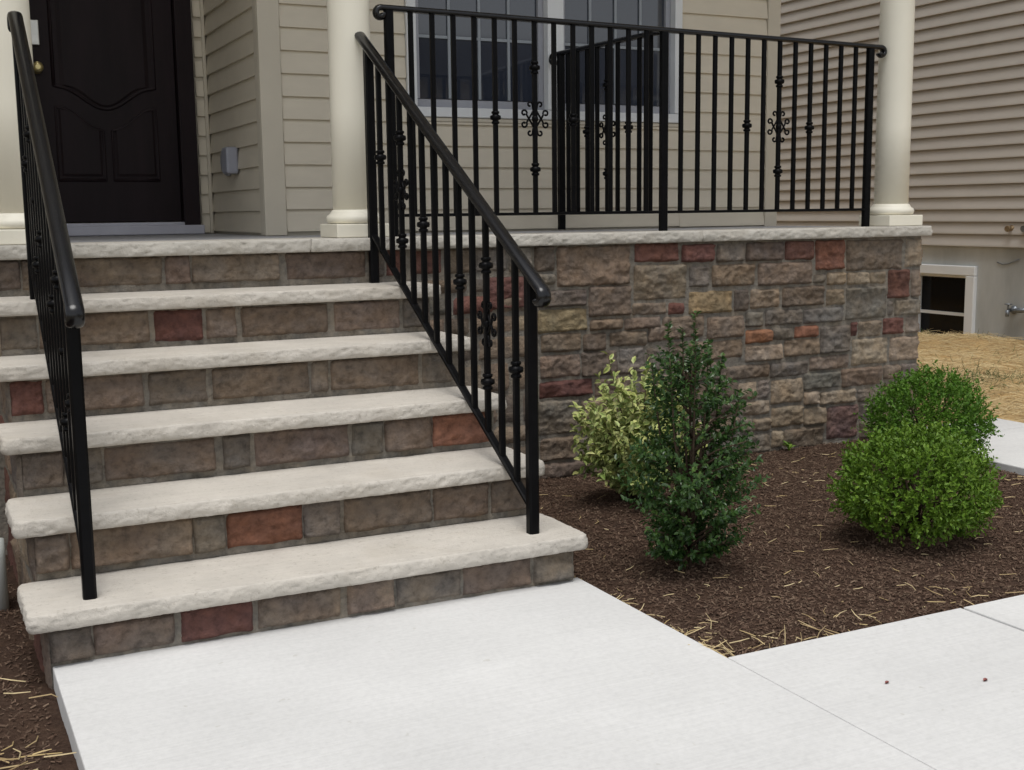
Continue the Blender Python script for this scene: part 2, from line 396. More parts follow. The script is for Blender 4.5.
WALL=[(1.999,0.917,2.097,1.03,'d'),(1.875,0.921,1.984,1.03,'g'),(2.003,0.861,2.098,0.912,'g'),(2.108,0.847,2.48,1.025,'t'),(2.503,0.943,2.739,1.028,'r'),(2.5,0.772,2.784,0.932,'T'),(2.012,0.762,2.257,0.836,'d'),(2.268,0.71,2.488,0.846,'t'),(2.493,0.705,2.676,0.761,'d'),(2.687,0.7,2.775,0.755,'r'),(2.011,0.652,2.26,0.753,'o'),(2.275,0.648,2.446,0.7,'t'),(2.454,0.643,2.644,0.697,'t'),(2.655,0.589,2.882,0.691,'t'),(2.025,0.564,2.229,0.646,'t'),(2.239,0.558,2.357,0.638,'d'),(2.373,0.57,2.569,0.638,'t'),(2.024,0.451,2.224,0.553,'t'),(2.229,0.444,2.415,0.557,'d'),(2.425,0.441,2.558,0.562,'g'),(2.018,0.363,2.285,0.438,'r'),(2.295,0.348,2.484,0.432,'t'),(2.012,0.2,2.212,0.354,'g'),(2.223,0.184,2.538,0.34,'t'),(2.02,0.083,2.201,0.187,'t'),(2.019,0.002,2.273,0.072,'d'),(2.212,0.067,2.495,0.177,'g'),(2.294,-0.026,2.593,0.048,'t'),(2.506,0.168,2.814,0.327,'d'),(2.537,0.335,2.812,0.428,'t'),(2.517,0.046,2.872,0.155,'t'),(2.604,-0.049,2.873,0.027,'g'),(2.756,0.936,2.936,1.019,'r'),(2.95,0.931,3.111,1.019,'g'),(3.122,0.93,3.338,1.02,'d'),(3.35,0.929,3.523,1.022,'r'),(2.798,0.821,2.913,0.918,'g'),(2.929,0.818,3.174,0.921,'t'),(3.192,0.812,3.515,0.922,'t'),(2.799,0.697,3.046,0.8,'o'),(3.057,0.698,3.138,0.802,'d'),(3.15,0.706,3.322,0.797,'t'),(3.34,0.705,3.599,0.802,'d'),(2.904,0.575,3.112,0.679,'t'),(3.123,0.618,3.229,0.692,'g'),(3.241,0.619,3.459,0.696,'g'),(3.124,0.54,3.276,0.605,'O'),(3.284,0.546,3.409,0.607,'g'),(3.418,0.55,3.561,0.609,'R'),(3.468,0.616,3.721,0.692,'G'),(3.537,0.875,3.716,1.021,'R'),(3.731,0.865,4.099,1.017,'d'),(4.118,0.875,4.225,1.017,'T'),(3.526,0.813,3.603,0.86,'g'),(3.612,0.8,3.729,0.864,'T'),(3.739,0.797,3.878,0.859,'T'),(3.888,0.797,3.99,0.857,'T'),(4.008,0.718,4.15,0.863,'r'),(4.166,0.721,4.225,0.861,'t'),(3.612,0.701,3.723,0.78,'T'),(3.737,0.622,3.999,0.785,'g'),(4.012,0.632,4.045,0.705,'g'),(4.057,0.628,4.225,0.713,'g'),(3.578,0.463,3.763,0.6,'g'),(3.771,0.54,3.813,0.613,'r'),(3.823,0.53,3.968,0.613,'T'),(3.984,0.536,4.122,0.62,'r'),(4.135,0.536,4.225,0.621,'g'),(3.359,0.461,3.576,0.545,'t'),(3.783,0.392,4.019,0.522,'T'),(4.036,0.396,4.225,0.521,'T'),(3.515,0.382,3.767,0.452,'t'),(3.277,0.365,3.51,0.436,'g'),(3.483,0.288,3.709,0.375,'G'),(3.721,0.285,3.985,0.378,'t'),(3.997,0.305,4.102,0.38,'t'),(4.115,0.302,4.225,0.378,'g'),(3.486,0.215,3.574,0.283,'T'),(3.587,0.206,3.816,0.275,'T'),(3.829,0.2,3.972,0.267,'g'),(3.984,0.19,4.225,0.281,'t'),(3.489,0.113,3.622,0.201,'T'),(3.634,0.027,3.834,0.194,'p'),(3.845,0.121,3.938,0.195,'g'),(3.952,0.086,4.225,0.17,'t'),(3.849,0.012,4.057,0.106,'t'),(4.079,-0.025,4.225,0.065,'g'),(3.364,0.003,3.616,0.104,'t'),(3.649,-0.035,3.839,0.009,'T'),(3.858,-0.051,4.225,-0.014,'g'),(2.71,0.493,2.788,0.576,'d'),(2.799,0.477,3.108,0.567,'t'),(3.126,0.451,3.347,0.531,'T'),(3.017,0.371,3.271,0.438,'t'),(2.8,0.379,3.005,0.469,'d'),(3.088,0.274,3.195,0.356,'T'),(3.006,0.287,3.08,0.364,'d'),(3.204,0.266,3.27,0.359,'g'),(3.282,0.235,3.473,0.354,'T'),(3.116,0.192,3.275,0.26,'T'),(3.288,0.121,3.477,0.22,'T'),(3.178,0.11,3.28,0.174,'t'),(3.103,0.114,3.168,0.182,'g'),(3.291,0.022,3.355,0.106,'T'),(3.176,0.006,3.282,0.095,'g'),(2.824,0.288,2.995,0.369,'t'),(2.87,0.205,3.102,0.272,'d'),(2.843,0.12,3.091,0.197,'t'),(2.901,0.012,3.165,0.104,'g'),(1.778,0.765,1.949,0.902,'r'),(1.958,0.669,2.002,0.85,'t'),(2.579,0.581,2.754,0.655,'t'),(2.569,0.44,2.705,0.555,'g')]
RISERS={1:[(-0.161,-0.041,'d'),(-0.034,0.167,'t'),(0.188,0.378,'r'),(0.398,0.632,'t'),(0.656,0.797,'t'),(0.806,1.007,'g'),(1.017,1.243,'t'),(1.257,1.42,'g')],2:[(-0.17,-0.06,'d'),(-0.05,0.282,'t'),(0.287,0.378,'g'),(0.387,0.609,'R'),(0.618,0.729,'g'),(0.745,1.035,'t'),(1.045,1.233,'t'),(1.247,1.439,'t')],3:[(-0.175,-0.033,'d'),(-0.03,0.079,'g'),(0.09,0.42,'t'),(0.446,0.532,'g'),(0.548,0.86,'t'),(0.874,0.98,'g'),(0.99,1.158,'t'),(1.165,1.381,'R'),(1.389,1.467,'t')],4:[(-0.171,-0.051,'r'),(-0.039,0.257,'t'),(0.276,0.463,'g'),(0.483,0.816,'t'),(0.83,0.885,'g'),(0.899,1.228,'t'),(1.244,1.359,'g'),(1.367,1.46,'r')],5:[(-0.221,-0.032,'d'),(-0.023,0.334,'t'),(0.354,0.518,'r'),(0.535,0.639,'t'),(0.661,0.98,'d'),(1.008,1.267,'t'),(1.284,1.438,'g')],6:[(-0.196,-0.053,'d'),(-0.047,0.435,'d'),(0.449,0.541,'t'),(0.549,0.882,'d'),(0.91,1.234,'t'),(1.247,1.315,'g'),(1.324,1.402,'r')]}


# ------------------------------------------------------------------ ground, walks, beds
g = MB(); g.v += [(-140,-140,-.16),(140,-140,-.16),(140,140,-.16),(-140,140,-.16)]; g.face((0,1,2,3)); kind(g.build('ground', M['soil']), 'structure')
def sheet(name, x0, x1, y0, y1, cell, zf, mat, skip=None):
    m = MB(); nx = int((x1-x0)/cell); ny = int((y1-y0)/cell)
    for j in range(ny+1):
        for i in range(nx+1):
            x = x0+(x1-x0)*i/nx; y = y0+(y1-y0)*j/ny; m.v.append((x, y, zf(x, y)))
    for j in range(ny):
        for i in range(nx):
            a = j*(nx+1)+i; m.face((a, a+1, a+nx+2, a+nx+1), None, True)
    return kind(m.build(name, mat), 'structure')
def zmulch(x, y):
    b = .004 + .014*noise.noise(Vector((x*2.2, y*2.2, 1))) + .010*noise.noise(Vector((x*9, y*9, 4))) + .006*noise.noise(Vector((x*28, y*28, 7)))
    for bx, by in ((1.775,-1.50),(2.02,-.65),(2.675,-1.56),(3.69,-.62)):
        d = math.hypot(x-bx, y-by); b += .03*math.exp(-(d/.22)**2)
    e = min(x-1.40, 3.93-x, y+2.165)
    if e < .12: b -= .012*(1-e/.12)
    return b
sheet('mulch_bed', 1.397, 3.932, -2.172, .0, .02, zmulch, M['mulch'])
def zmulch2(x, y): return -.035 + .014*noise.noise(Vector((x*2.2, y*2.2, 1))) + .012*noise.noise(Vector((x*9, y*9, 4))) + .006*noise.noise(Vector((x*28, y*28, 7)))
sheet('mulch_strip', -1.6, -.118, -3.6, .0, .025, zmulch2, M['mulch'])
def zstraw(x, y):
    b = .004 + .02*noise.noise(Vector((x*.8, y*.8, 1))) + .022*noise.noise(Vector((x*5, y*5, 4))) + .014*noise.noise(Vector((x*17, y*17, 4)))
    b += .06*math.exp(-((x-7.6)/.4)**2 - ((y-2.75)/.45)**2)
    b += .015*max(0, min(1, (x-6)/1.9))
    if x < 4.95 and y < .2: b = min(b, .0)
    return b
sheet('straw_lawn', 3.96, XN+.02, -3.2, 9, .05, zstraw, M['strawground'])
def walk_slab(name, x0, x1, y0, y1, z=WZ):
    m = MB(); r = .008
    def nz(x, y): return .0
    m.box((x0, y0, z-.14), (x1, y1, z))
    o = m.build(name, M['concrete'], None, .0045); return kind(o, 'structure')
walk_slab('front_walk', XL+.006, 1.4225, -3.42, -5*T+.02)
walk_slab('front_walk', XL+.006, 1.4225, -6.2, -3.428)
x = 1.4235
for nxt in (2.252, 3.10, 3.94, 4.85): 
    walk_slab('garden_path', x, nxt-.004, -3.40, -2.172); x = nxt+.006
walk_slab('garden_path', 3.934, 4.846, -2.166, -1.16)
walk_slab('garden_path', 3.934, 4.846, -1.152, -.245)
walk_slab('garden_path', 3.934, 4.846, -.237, .02)

# mulch chips (uncountable) and loose straw
def chips(n, region, zf, mb, lmin, lmax, wmin, wmax, tilt=.35, lift=.004, exclude=None):
    for _ in range(n):
        x = rnd.uniform(region[0], region[1]); y = rnd.uniform(region[2], region[3])
        if exclude and exclude(x, y): continue
        L = rnd.uniform(lmin, lmax); w = rnd.uniform(wmin, wmax); a = rnd.uniform(0, 6.283); tl = rnd.gauss(0, tilt)
        X = Vector((math.cos(a)*math.cos(tl), math.sin(a)*math.cos(tl), math.sin(tl)))*L
        Y = Vector((-math.sin(a), math.cos(a), rnd.gauss(0,.35))).normalized()*w
        Z = X.cross(Y).normalized()*rnd.uniform(.0015,.004)
        c = Vector((x, y, zf(x, y) + lift*rnd.random()))
        mb.obox(c - X/2 - Y/2, X, Y, Z)
m = MB()
chips(42000, (1.405, 3.925, -2.16, -.01), zmulch, m, .004, .017, .0015, .005)
chips(4000, (-.60, -.168, -3.0, -.2), zmulch2, m, .004, .018, .0015, .005)
kind(m.build('mulch_chips', M['chip']), 'stuff')
def straw(mb, x, y, z, L, w, a, tl, bend):
    p0 = Vector((x, y, z)); d = Vector((math.cos(a)*math.cos(tl), math.sin(a)*math.cos(tl), math.sin(tl)))
    s = Vector((-math.sin(a), math.cos(a), 0))
    p1 = p0 + d*L*.5 + s*bend*L; p2 = p0 + d*L + Vector((0,0,-abs(bend)*L*.3))
    mb.tube([p0, p1, p2], [w*.5, w*.5, w*.3], 3, False)
m = MB()
for _ in range(150):        # along the edge of the path and walk corner
    q = rnd.random()
    if q < .62: x = rnd.uniform(1.43, 3.0) if rnd.random() < .5 else 1.43+abs(rnd.gauss(0,.35)); y = -2.165+abs(rnd.gauss(0,.05))
    else: y = -2.15+abs(rnd.gauss(0,.4)); x = 1.41+abs(rnd.gauss(0,.05))
    straw(m, x, y, zmulch(x,y)+.004, rnd.uniform(.02,.075), .0028, rnd.uniform(0,6.28), rnd.uniform(-.05,.6), rnd.uniform(-.15,.15))
for _ in range(260):
    x = rnd.uniform(1.45,3.9); y = rnd.uniform(-2.1,-.2)
    straw(m, x, y, zmulch(x,y)+.005, rnd.uniform(.015,.06), .0025, rnd.uniform(0,6.28), rnd.uniform(0,.3), rnd.uniform(-.2,.2))
for _ in range(150):
    x = rnd.uniform(-.55,-.19); y = rnd.gauss(-2.0,.22)
    straw(m, x, y, zmulch2(x,y)+.005, rnd.uniform(.04,.12), .0035, rnd.uniform(0,6.28), rnd.uniform(0,.4), rnd.uniform(-.2,.2))
def in_path(x, y): return x < 4.86 and y < .03
for _ in range(16000):
    x = rnd.uniform(4.2, XN-.02); y = rnd.uniform(-1.2, 4.6)
    if in_path(x, y) or (x < 4.3 and y < 1.2 and y > 0 and False): continue
    L = rnd.uniform(.05,.18)
    straw(m, x, y, zstraw(x,y)+.006, L, rnd.uniform(.002,.004), rnd.uniform(0,6.28), rnd.uniform(-.05,.3), rnd.uniform(-.15,.15))
kind(m.build('straw', M['straw']), 'stuff')
m = MB()
for cx, cy, n, sp in ((5.8,1.35,650,.32),(6.4,1.1,260,.35),(5.0,.9,120,.25),(7.78,2.75,30,.10),(7.82,3.4,25,.15),(6.9,1.9,50,.4)):
    for _ in range(n):
        x = rnd.gauss(cx, sp); y = rnd.gauss(cy, sp*.7)
        if x > XN-.03 or in_path(x, y): continue
        straw(m, x, y, zstraw(x,y)-.005, rnd.uniform(.03,.08), .004, rnd.uniform(0,6.28), rnd.uniform(.2,1.2), rnd.uniform(-.2,.2))
kind(m.build('grass', M['grass']), 'stuff')

# ------------------------------------------------------------------ steps
st = thing('front_steps', 'wide flight of five stone-faced steps with pale limestone treads leading up to the dark door', 'steps', ((XL+XR)/2, -3*T, WZ))
UX, UZ, NY = (1,0,0), (0,0,1), (0,-1,0)
for k in range(1, 6):
    y = -(6-k)*T; z0 = WZ-.03 if k == 1 else (k-1)*H; z1 = k*H-.05
    zb = z0-.12 if k == 1 else z0
    m = MB(); mortar(m, (XL, y, zb), UX, UZ, NY, XR-XL, z1-zb+.01)
    for a, b, c in RISERS[k]:
        a = max(a, XL+.004); b = min(b, XR-.004)
        zz0 = z0 + (.042 if k == 1 else .022); 
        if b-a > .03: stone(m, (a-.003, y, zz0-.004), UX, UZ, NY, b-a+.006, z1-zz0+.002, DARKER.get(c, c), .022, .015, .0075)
    # returns on both sides of this step, back to the porch wall
    for s, X in ((-1, XL), (1, XR)):
        U = (0,-s,0); O = (X, 0 if s > 0 else y, z0); N = (s,0,0); U = (0,-1,0) if s < 0 else (0,1,0)
        zs = z0-.0395 if k > 1 else z0-.1
        O = (X, 0, zs) if s < 0 else (X, y, zs)
        mortar(m, O, U, UZ, N, -y, z1-zs+.01)
        xx = .0
        while xx < -y-.03:
            w = min(rnd.uniform(.16,.30), -y-xx)
            if -y-xx-w < .08: w = -y-xx+.010
            OO = Vector(O)+Vector(U)*(xx+.006)+Vector((0,0,.02))
            stone(m, OO, U, UZ, N, w-.012, z1-zs-.022, rnd.choice('ttgdTr'), .012, .008, .016)
            xx += w
    m.build('riser', M['stone'], st)
    m = MB(); slab(m, XL-.047, XR+NF, y-NF, y+T-.004, k*H-.046, k*H, .0038, 'FRL', .02, k)
    m.build('tread', M['tread'], st)

# ------------------------------------------------------------------ porch
po = thing('stone_porch', 'raised porch faced in brown, grey and red ledge stone under a pale limestone coping', 'porch', (XW/2, .5, 0))
m = MB()
mortar(m, (-2.2, 0, -.14), UX, UZ, NY, XW+2.2, PZ-.05+.14)
mortar(m, (XW, 0, -.14), (0,1,0), UZ, (1,0,0), YH, PZ-.05+.14)
for a, b, c, d, k in WALL:
    stone(m, (a, 0, b), UX, UZ, NY, c-a, d-b, k, .028, .017, .0080)
z0 = 5*H+.022
for a, b, c in RISERS[6]:
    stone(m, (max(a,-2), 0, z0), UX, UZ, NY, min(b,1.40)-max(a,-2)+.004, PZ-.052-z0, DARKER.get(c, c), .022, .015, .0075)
ashlar(m, (1.43, 0, -.03), UX, UZ, NY, .565, .94)
for xx, w, k in ((1.43,.14,'r'),(1.585,.12,'t'),(1.72,.145,'g')): stone(m, (xx, 0, .925), UX, UZ, NY, w, .1, k)
ashlar(m, (-2.2, 0, -.13), UX, UZ, NY, 2.0, PZ-.05+.13)
ashlar(m, (XW, 0, -.13), (0,1,0), UZ, (1,0,0), YH, PZ-.05+.13)
# ragged foot course half sunk in the mulch
x = 2.0
while x < XW-.05:
    w = min(rnd.uniform(.16,.3), XW-x)
    stone(m, (x, 0, -.06), UX, UZ, NY, w-.012, rnd.uniform(.07,.10), rnd.choice('tgdT'), .012, .010); x += w
m.build('stone_veneer', M['stone'], po)
for i, (a, b) in enumerate(((-2.25, -.62), (-.615, 1.0), (1.005, 2.846), (2.85, XW+.038))):
    m = MB(); slab(m, a, b, -.038, .26, PZ-.05, PZ, .0052, 'F' + ('R' if i == 3 else ''), .012 if i == 3 else .003, 20+i)
    m.build('coping', M['coping'], po)
m = MB(); m.box((-2.2, .262, PZ-.06), (XW+.03, YH-.002, PZ-.006)); m.box((-.15, YH-.002, PZ-.06), (XREC, YD-.002, PZ-.006)); m.build('porch_floor', M['porchfloor'], po)

# ------------------------------------------------------------------ siding
def lap(mb, P, U, N, w, z0, z1, course, phase, out=.018):
    """courses of lap siding: P foot point, U along, N outward"""
    P = Vector((P[0],P[1],0)); U = Vector(U); N = Vector(N)
    z = phase
    while z - course > z0: z -= course
    while z < z0 - course: z += course
    while z < z1:
        a = max(z, z0); b = min(z+course, z1)
        if b - a > .004:
            prof = [(0, a), (out, a), (out*.97, a+.012), (out*.45, a+(b-a)*.82), (.002, b)]
            o = len(mb.v)
            for s in (0, w):
                for d, zz in prof: mb.v.append(tuple(P + U*s + N*d + Vector((0,0,zz))))
            n = len(prof)
            for i in range(n-1): mb.face((o+i, o+n+i, o+n+i+1, o+i+1))
            mb.face([o+i for i in range(n)][::-1]); mb.face([o+n+i for i in range(n)])
        z += course
CRS = .1063
ho = thing('tan_house', 'tan lap-sided house front with a dark recessed door and white double window behind the porch', 'house', (1.5, YH+1, PZ))
WX0, WX1, WZ0, WZ1 = 1.868, 3.494, 1.652, 3.12
m = MB()
lap(m, (1.235,YH), UX, NY, WX0-1.235-.002, PZ-.02, 6.2, CRS, 1.2)
lap(m, (WX1+.002,YH), UX, NY, 4.09-WX1-.004, PZ-.02, 6.2, CRS, 1.187)
lap(m, (WX0,YH), UX, NY, WX1-WX0, PZ-.02, WZ0-.024, CRS, 1.192)
lap(m, (WX0,YH), UX, NY, WX1-WX0, WZ1+.02, 6.2, CRS, 1.192)
lap(m, (-2.6,YH), UX, NY, 2.6-.15-.07, PZ-.02, 6.2, CRS, 1.2)
lap(m, (XREC,YD-.01), (0,-1,0), (-1,0,0), YD-YH-.07, PZ-.01, 3.6, CRS, 1.195)
lap(m, (-.15,YH+.07), (0,1,0), (1,0,0), YD-YH-.08, PZ-.01, 3.6, CRS, 1.195)
lap(m, (1.075,YD), UX, NY, XREC-.015-1.075, PZ-.01, 3.6, CRS, 1.187)
lap(m, (-.13,YD), UX, NY, .21, PZ-.01, 3.6, CRS, 1.187)
lap(m, (.05,YD), UX, NY, 1.03, 3.36, 3.6, CRS, 1.187)
lap(m, (4.172,YH+.06), (0,1,0), (1,0,0), 8, PZ-.9, 6.2, CRS, 1.187)
m.build('siding', M['siding'], ho)
m = MB()                                            # solid walls behind the siding
m.box((XREC+.003,YH+.004,PZ-.05),(4.168,YH+.2,WZ0-.026)); m.box((XREC+.003,YH+.004,WZ1+.02),(4.168,YH+.2,6.2))
m.box((XREC+.003,YH+.004,WZ0-.02),(WX0-.01,YH+.2,WZ1+.01)); m.box((WX1+.01,YH+.004,WZ0-.02),(4.168,YH+.2,WZ1+.01))
m.box((XREC+.003,YH+.203,PZ-.05),(XREC+.2,YD+.2,6.2)); m.box((3.97,YH+.203,0),(4.168,9.2,6.2))
m.box((-2.6,YH+.004,PZ-.05),(-.153,YH+.2,6.2)); m.box((-.35,YH+.203,PZ-.05),(-.153,YD+.2,6.2))
m.box((-.15,YD+.004,PZ-.05),(.12,YD+.2,3.6)); m.box((1.06,YD+.004,PZ-.05),(XREC,YD+.2,3.6)); m.box((.12,YD+.004,3.36),(1.06,YD+.2,3.6))
m.box((-2.6,9.0,0),(3.96,9.2,6.2)); m.box((-2.6,YH+.21,0),(-2.4,8.99,6.2))
m.box((XREC+.21,YH+1.0,PZ-.05),(3.96,YH+1.05,3.6))
m.build('wall', M['trim'], ho)
def post_trim(name, x0, x1, y0, y1, z0, z1):
    m = MB(); m.box((x0,y0,z0),(x1,y1,z1)); return m.build(name, M['trim'], ho, .004)
post_trim('corner_trim', XREC-.022, 1.233, YH-.022, YH+.002, PZ-.004, 3.62)
post_trim('corner_trim', XREC-.022, XREC-.001, YH+.003, YH+.068, PZ-.004, 3.6)
post_trim('corner_trim', 4.09, 4.178, YH-.022, YH+.002, PZ-.9, 6.2)
post_trim('corner_trim', 4.172, 4.194, YH+.003, YH+.06, PZ-.9, 6.2)
post_trim('corner_trim', XREC-.034, XREC-.015, YD-.03, YD-.012, PZ-.004, 3.6)
post_trim('corner_trim', -.24, -.128, YH-.022, YH+.002, PZ-.004, 3.62)
post_trim('head_trim', XREC+.003, 4.09, YH-.026, YH-.0, 3.625, 3.70)
post_trim('window_sill_trim', WX0-.01, WX1+.01, YH-.024, YH+.003, WZ0-.022, WZ0-.002)
# window: two double-hung units side by side
wn = MB()
y0 = YH-.034; y1 = YH+.06
for a, b in ((WX0, 1.918), (2.653, 2.749), (3.446, WX1)):
    wn.box((a, y0, WZ0+.05), (b, y1, WZ1-.05))
wn.box((WX0, y0, WZ0), (WX1, y1, WZ0+.048)); wn.box((WX0, y0, WZ1-.048), (WX1, y1, WZ1))
wf = wn.build('window_frame', M['white'], ho, .004)
for a, b in ((1.92, 2.651), (2.751, 3.444)):
    s = MB(); yy = YH+.012
    s.box((a, yy, WZ0+.05), (b, yy+.04, 1.742)); s.box((a, yy, 1.744), (a+.03, yy+.04, 2.36)); s.box((b-.03, yy, 1.744), (b, yy+.04, 2.36)); s.box((a, yy, 2.362), (b, yy+.04, 2.40))
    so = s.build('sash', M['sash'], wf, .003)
    g_ = MB(); g_.box((a+.032, yy+.02, 1.746), (b-.032, yy+.026, 2.358)); g_.build('window_pane', M['glass'], wf)
    mu = MB()
    n = 4
    for i in range(1, n):
        xx = a+.03+(b-a-.06)*i/n; mu.box((xx-.007, yy+.010, 1.748), (xx+.007, yy+.0185, 2.356))
    segs = [a+.032]+[a+.03+(b-a-.06)*i/n for i in range(1, n)]+[b-.032]
    for i in range(n): mu.box((segs[i]+(.008 if i else 0), yy+.010, 2.043), (segs[i+1]-(.008 if i < n-1 else 0), yy+.0185, 2.057))
    mu.build('window_grid', M['muntin'], wf)
    s = MB(); yy = YH+.03
    s.box((a, yy+.024, 2.42), (b, yy+.05, 2.46)); s.box((a, yy+.024, 2.462), (a+.03, yy+.05, WZ1-.052)); s.box((b-.03, yy+.024, 2.462), (b, yy+.05, WZ1-.052))
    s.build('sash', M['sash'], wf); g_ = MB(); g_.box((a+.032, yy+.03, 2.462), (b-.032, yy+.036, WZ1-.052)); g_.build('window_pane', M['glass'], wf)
# door
DX0, DX1, DZ0, DZ1 = .196, .966, 1.147, 3.18
dr = MB(); dr.box((.10, YD-.05, PZ), (DX0-.004, YD+.06, 3.30)); dr.box((DX1+.004, YD-.05, PZ), (1.06, YD+.06, 3.30)); dr.box((DX0-.003, YD-.05, DZ1+.006), (DX1+.003, YD+.06, 3.30))
dfm = dr.build('door_frame', M['door'], ho, .005)
d = MB(); d.box((DX0, YD+.0, DZ0), (DX1, YD+.045, DZ1))
dd = d.build('door', M['door'], ho, .003)
def mould(mb, pts, y, w=.011, closed=True):
    pts = [Vector((x, y, z)) for x, z in pts]
    if closed: pts = pts + [pts[0], pts[1]]
    mb.sweep(pts, [(-.007,-w),( .003,-w*.5),(.0055,0),(.003,w*.5),(-.007,w)], (0,-1,0), True, True, True)
def scurve(xa, za, xb, zb, n=10):
    return [(xa+(xb-xa)*i/n, za+(zb-za)*(.5-.5*math.cos(math.pi*i/n))) for i in range(n+1)]
XC = .598
def panel(outline, name):
    m = MB(); mould(m, outline, YD-.002, .013)
    cx = sum(p[0] for p in outline)/len(outline); cz = sum(p[1] for p in outline)/len(outline)
    o = len(m.v)
    inner = [(cx+(x-cx)*.80, cz+(z-cz)*.88) for x, z in outline]
    mid = [(cx+(x-cx)*.88, cz+(z-cz)*.93) for x, z in outline]
    for x, z in mid: m.v.append((x, YD-.0012, z))
    for x, z in inner: m.v.append((x, YD-.006, z))
    n = len(outline)
    for i in range(n): m.face((o+i, o+(i+1)%n, o+n+(i+1)%n, o+n+i))
    m.face([o+n+i for i in range(n)])
    return m.build('door_panel', M['door'], dd)
panel([(.34,3.02),(.34,1.86)] + scurve(.36,1.855,XC,1.745)[0:] + scurve(XC,1.745,.836,1.855)[1:] + [(.856,1.86),(.856,3.02)], 'u')
panel([(.34,1.37),(.575,1.37),(.575,1.63)] + scurve(.56,1.635,.36,1.745) + [(.34,1.75)], 'l')
panel([(.621,1.37),(.856,1.37),(.856,1.75)] + scurve(.836,1.745,.636,1.635) + [(.621,1.63)], 'r')
m = MB(); m.lathe((.262, YD-.001, 1.945), [(.028,0),(.030,-.004),(.012,-.010),(.011,-.03),(.022,-.036),(.029,-.05),(.027,-.062),(.012,-.070)], 20, 1); m.build('door_knob', M['brass'], dd)
m = MB(); m.box((.238, YD-.022, 2.06), (.282, YD-.001, 2.185)); m.build('keypad_lock', M['nickel'], dd, .004)
m = MB(); m.box((.10, YD-.14, PZ-.004), (1.06, YD-.052, PZ+.045)); m.box((.19, YD-.05, PZ-.004), (.972, YD+.03, PZ+.062)); m.build('threshold', M['threshold'], ho, .005)
# weatherproof outlet cover on the recess side wall
m = MB(); m.box((XREC-.075, 1.60, 1.385), (XREC-.013, 1.71, 1.52)); m.build('outlet_cover', M['plastic'], ho, .012)
m = MB(); m.lathe((XREC-.012, 1.80, 1.455), [(.075,0),(.075,-.02),(.06,-.035),(.02,-.04)], 20, 0); m.build('light_cover', M['plastic'], ho)
# porch roof
m = MB(); m.box((-2.6, -.30, 3.72), (4.55, YH-.03, 3.80)); m.build('porch_ceiling', M['ceiling'], ho)
m = MB(); m.box((-2.6, -.02, 3.42), (4.30, .24, 3.715)); m.build('porch_beam', M['white'], ho)
m = MB()
o = [(-2.6,-.45,3.805),(4.6,-.45,3.805),(4.6,YH-.03,4.5),(-2.6,YH-.03,4.5),(-2.6,YH-.03,3.805),(4.6,YH-.03,3.805)]
m.v += o; m.face((0,1,2,3)); m.face((0,4,5,1)); m.face((0,3,4)); m.face((1,5,2)); m.face((3,2,5,4)); m.build('porch_roof', M['roof'], ho)
m = MB(); m.v += [(-3,YH-.4,6.2),(4.6,YH-.4,6.2),(4.6,5.1,8.6),(-3,5.1,8.6),(-3,9.6,6.2),(4.6,9.6,6.2)]
m.face((0,1,2,3)); m.face((3,2,5,4)); m.face((0,3,4)); m.face((1,5,2)); m.face((0,4,5,1)); m.build('roof', M['roof'], ho)

# ------------------------------------------------------------------ columns
def column(x, y, label):
    t = thing('porch_column', label, 'column', (x, y, PZ), 'cream porch columns')
    m = MB(); m.box((x-.112, y-.112, PZ+.001), (x+.112, y+.112, PZ+.055)); m.build('plinth', M['column'], t, .004)
    prof = [(.100,.0555),(.111,.062),(.115,.075),(.111,.088),(.100,.095),(.097,.099),(.094,.104),(.088,.112)]
    m = MB(); m.lathe((x, y, PZ), prof, 40); m.build('base_moulding', M['column'], t)
    m = MB(); m.lathe((x, y, PZ), [(.0855,.1125),(.0855,.5),(.0845,1.0),(.081,1.6),(.076,2.2),(.074,2.24),(.08,2.25),(.08,2.27)], 48); m.build('shaft', M['column'], t)
    m = MB(); m.lathe((x, y, PZ), [(.08,2.2705),(.10,2.29),(.105,2.30)], 40); m.box((x-.112, y-.112, PZ+2.302), (x+.112, y+.112, PZ+2.338)); m.build('capital', M['column'], t)
    return t
column(1.243, .135, 'round cream porch column just right of the door, behind the top of the stair handrail')
column(4.138, .13, 'round cream porch column at the far right end of the coping')
column(-.034, .13, 'round cream porch column left of the door, behind the left handrail')

# ------------------------------------------------------------------ railings
CAP = [(-.021,-.009),(-.013,-.012),(.013,-.012),(.021,-.009),(.0225,-.002),(.019,.006),(.010,.0105),(0,.012),(-.010,.0105),(-.019,.006),(-.0225,-.002)]
def curl(p, d, dn, r0, turns, n=14):
    """volute continuing from p in direction d and rolling towards dn"""
    pts = []; p = Vector(p); d = Vector(d).normalized(); dn = (Vector(dn)-d*Vector(dn).dot(d)).normalized()
    x = p.copy(); ang = 0; step = turns*2*math.pi/n
    for i in range(n):
        r = r0*(1-.45*i/n); ang += step
        x = x + (d*math.cos(ang-step/2) + dn*math.sin(ang-step/2))*(r*step)
        pts.append(x.copy())
    return pts
COLLAR = [(.0125,-.027),(.017,-.025),(.017,-.017),(.013,-.015),(.0135,-.011),(.0225,-.008),(.024,0),(.0225,.008),(.0135,.011),(.013,.015),(.017,.017),(.017,.025),(.0125,.027)]
def collar(p, bal):
    m = MB(); m.lathe(p, COLLAR, 14); m.build('collar', M['iron'], bal)
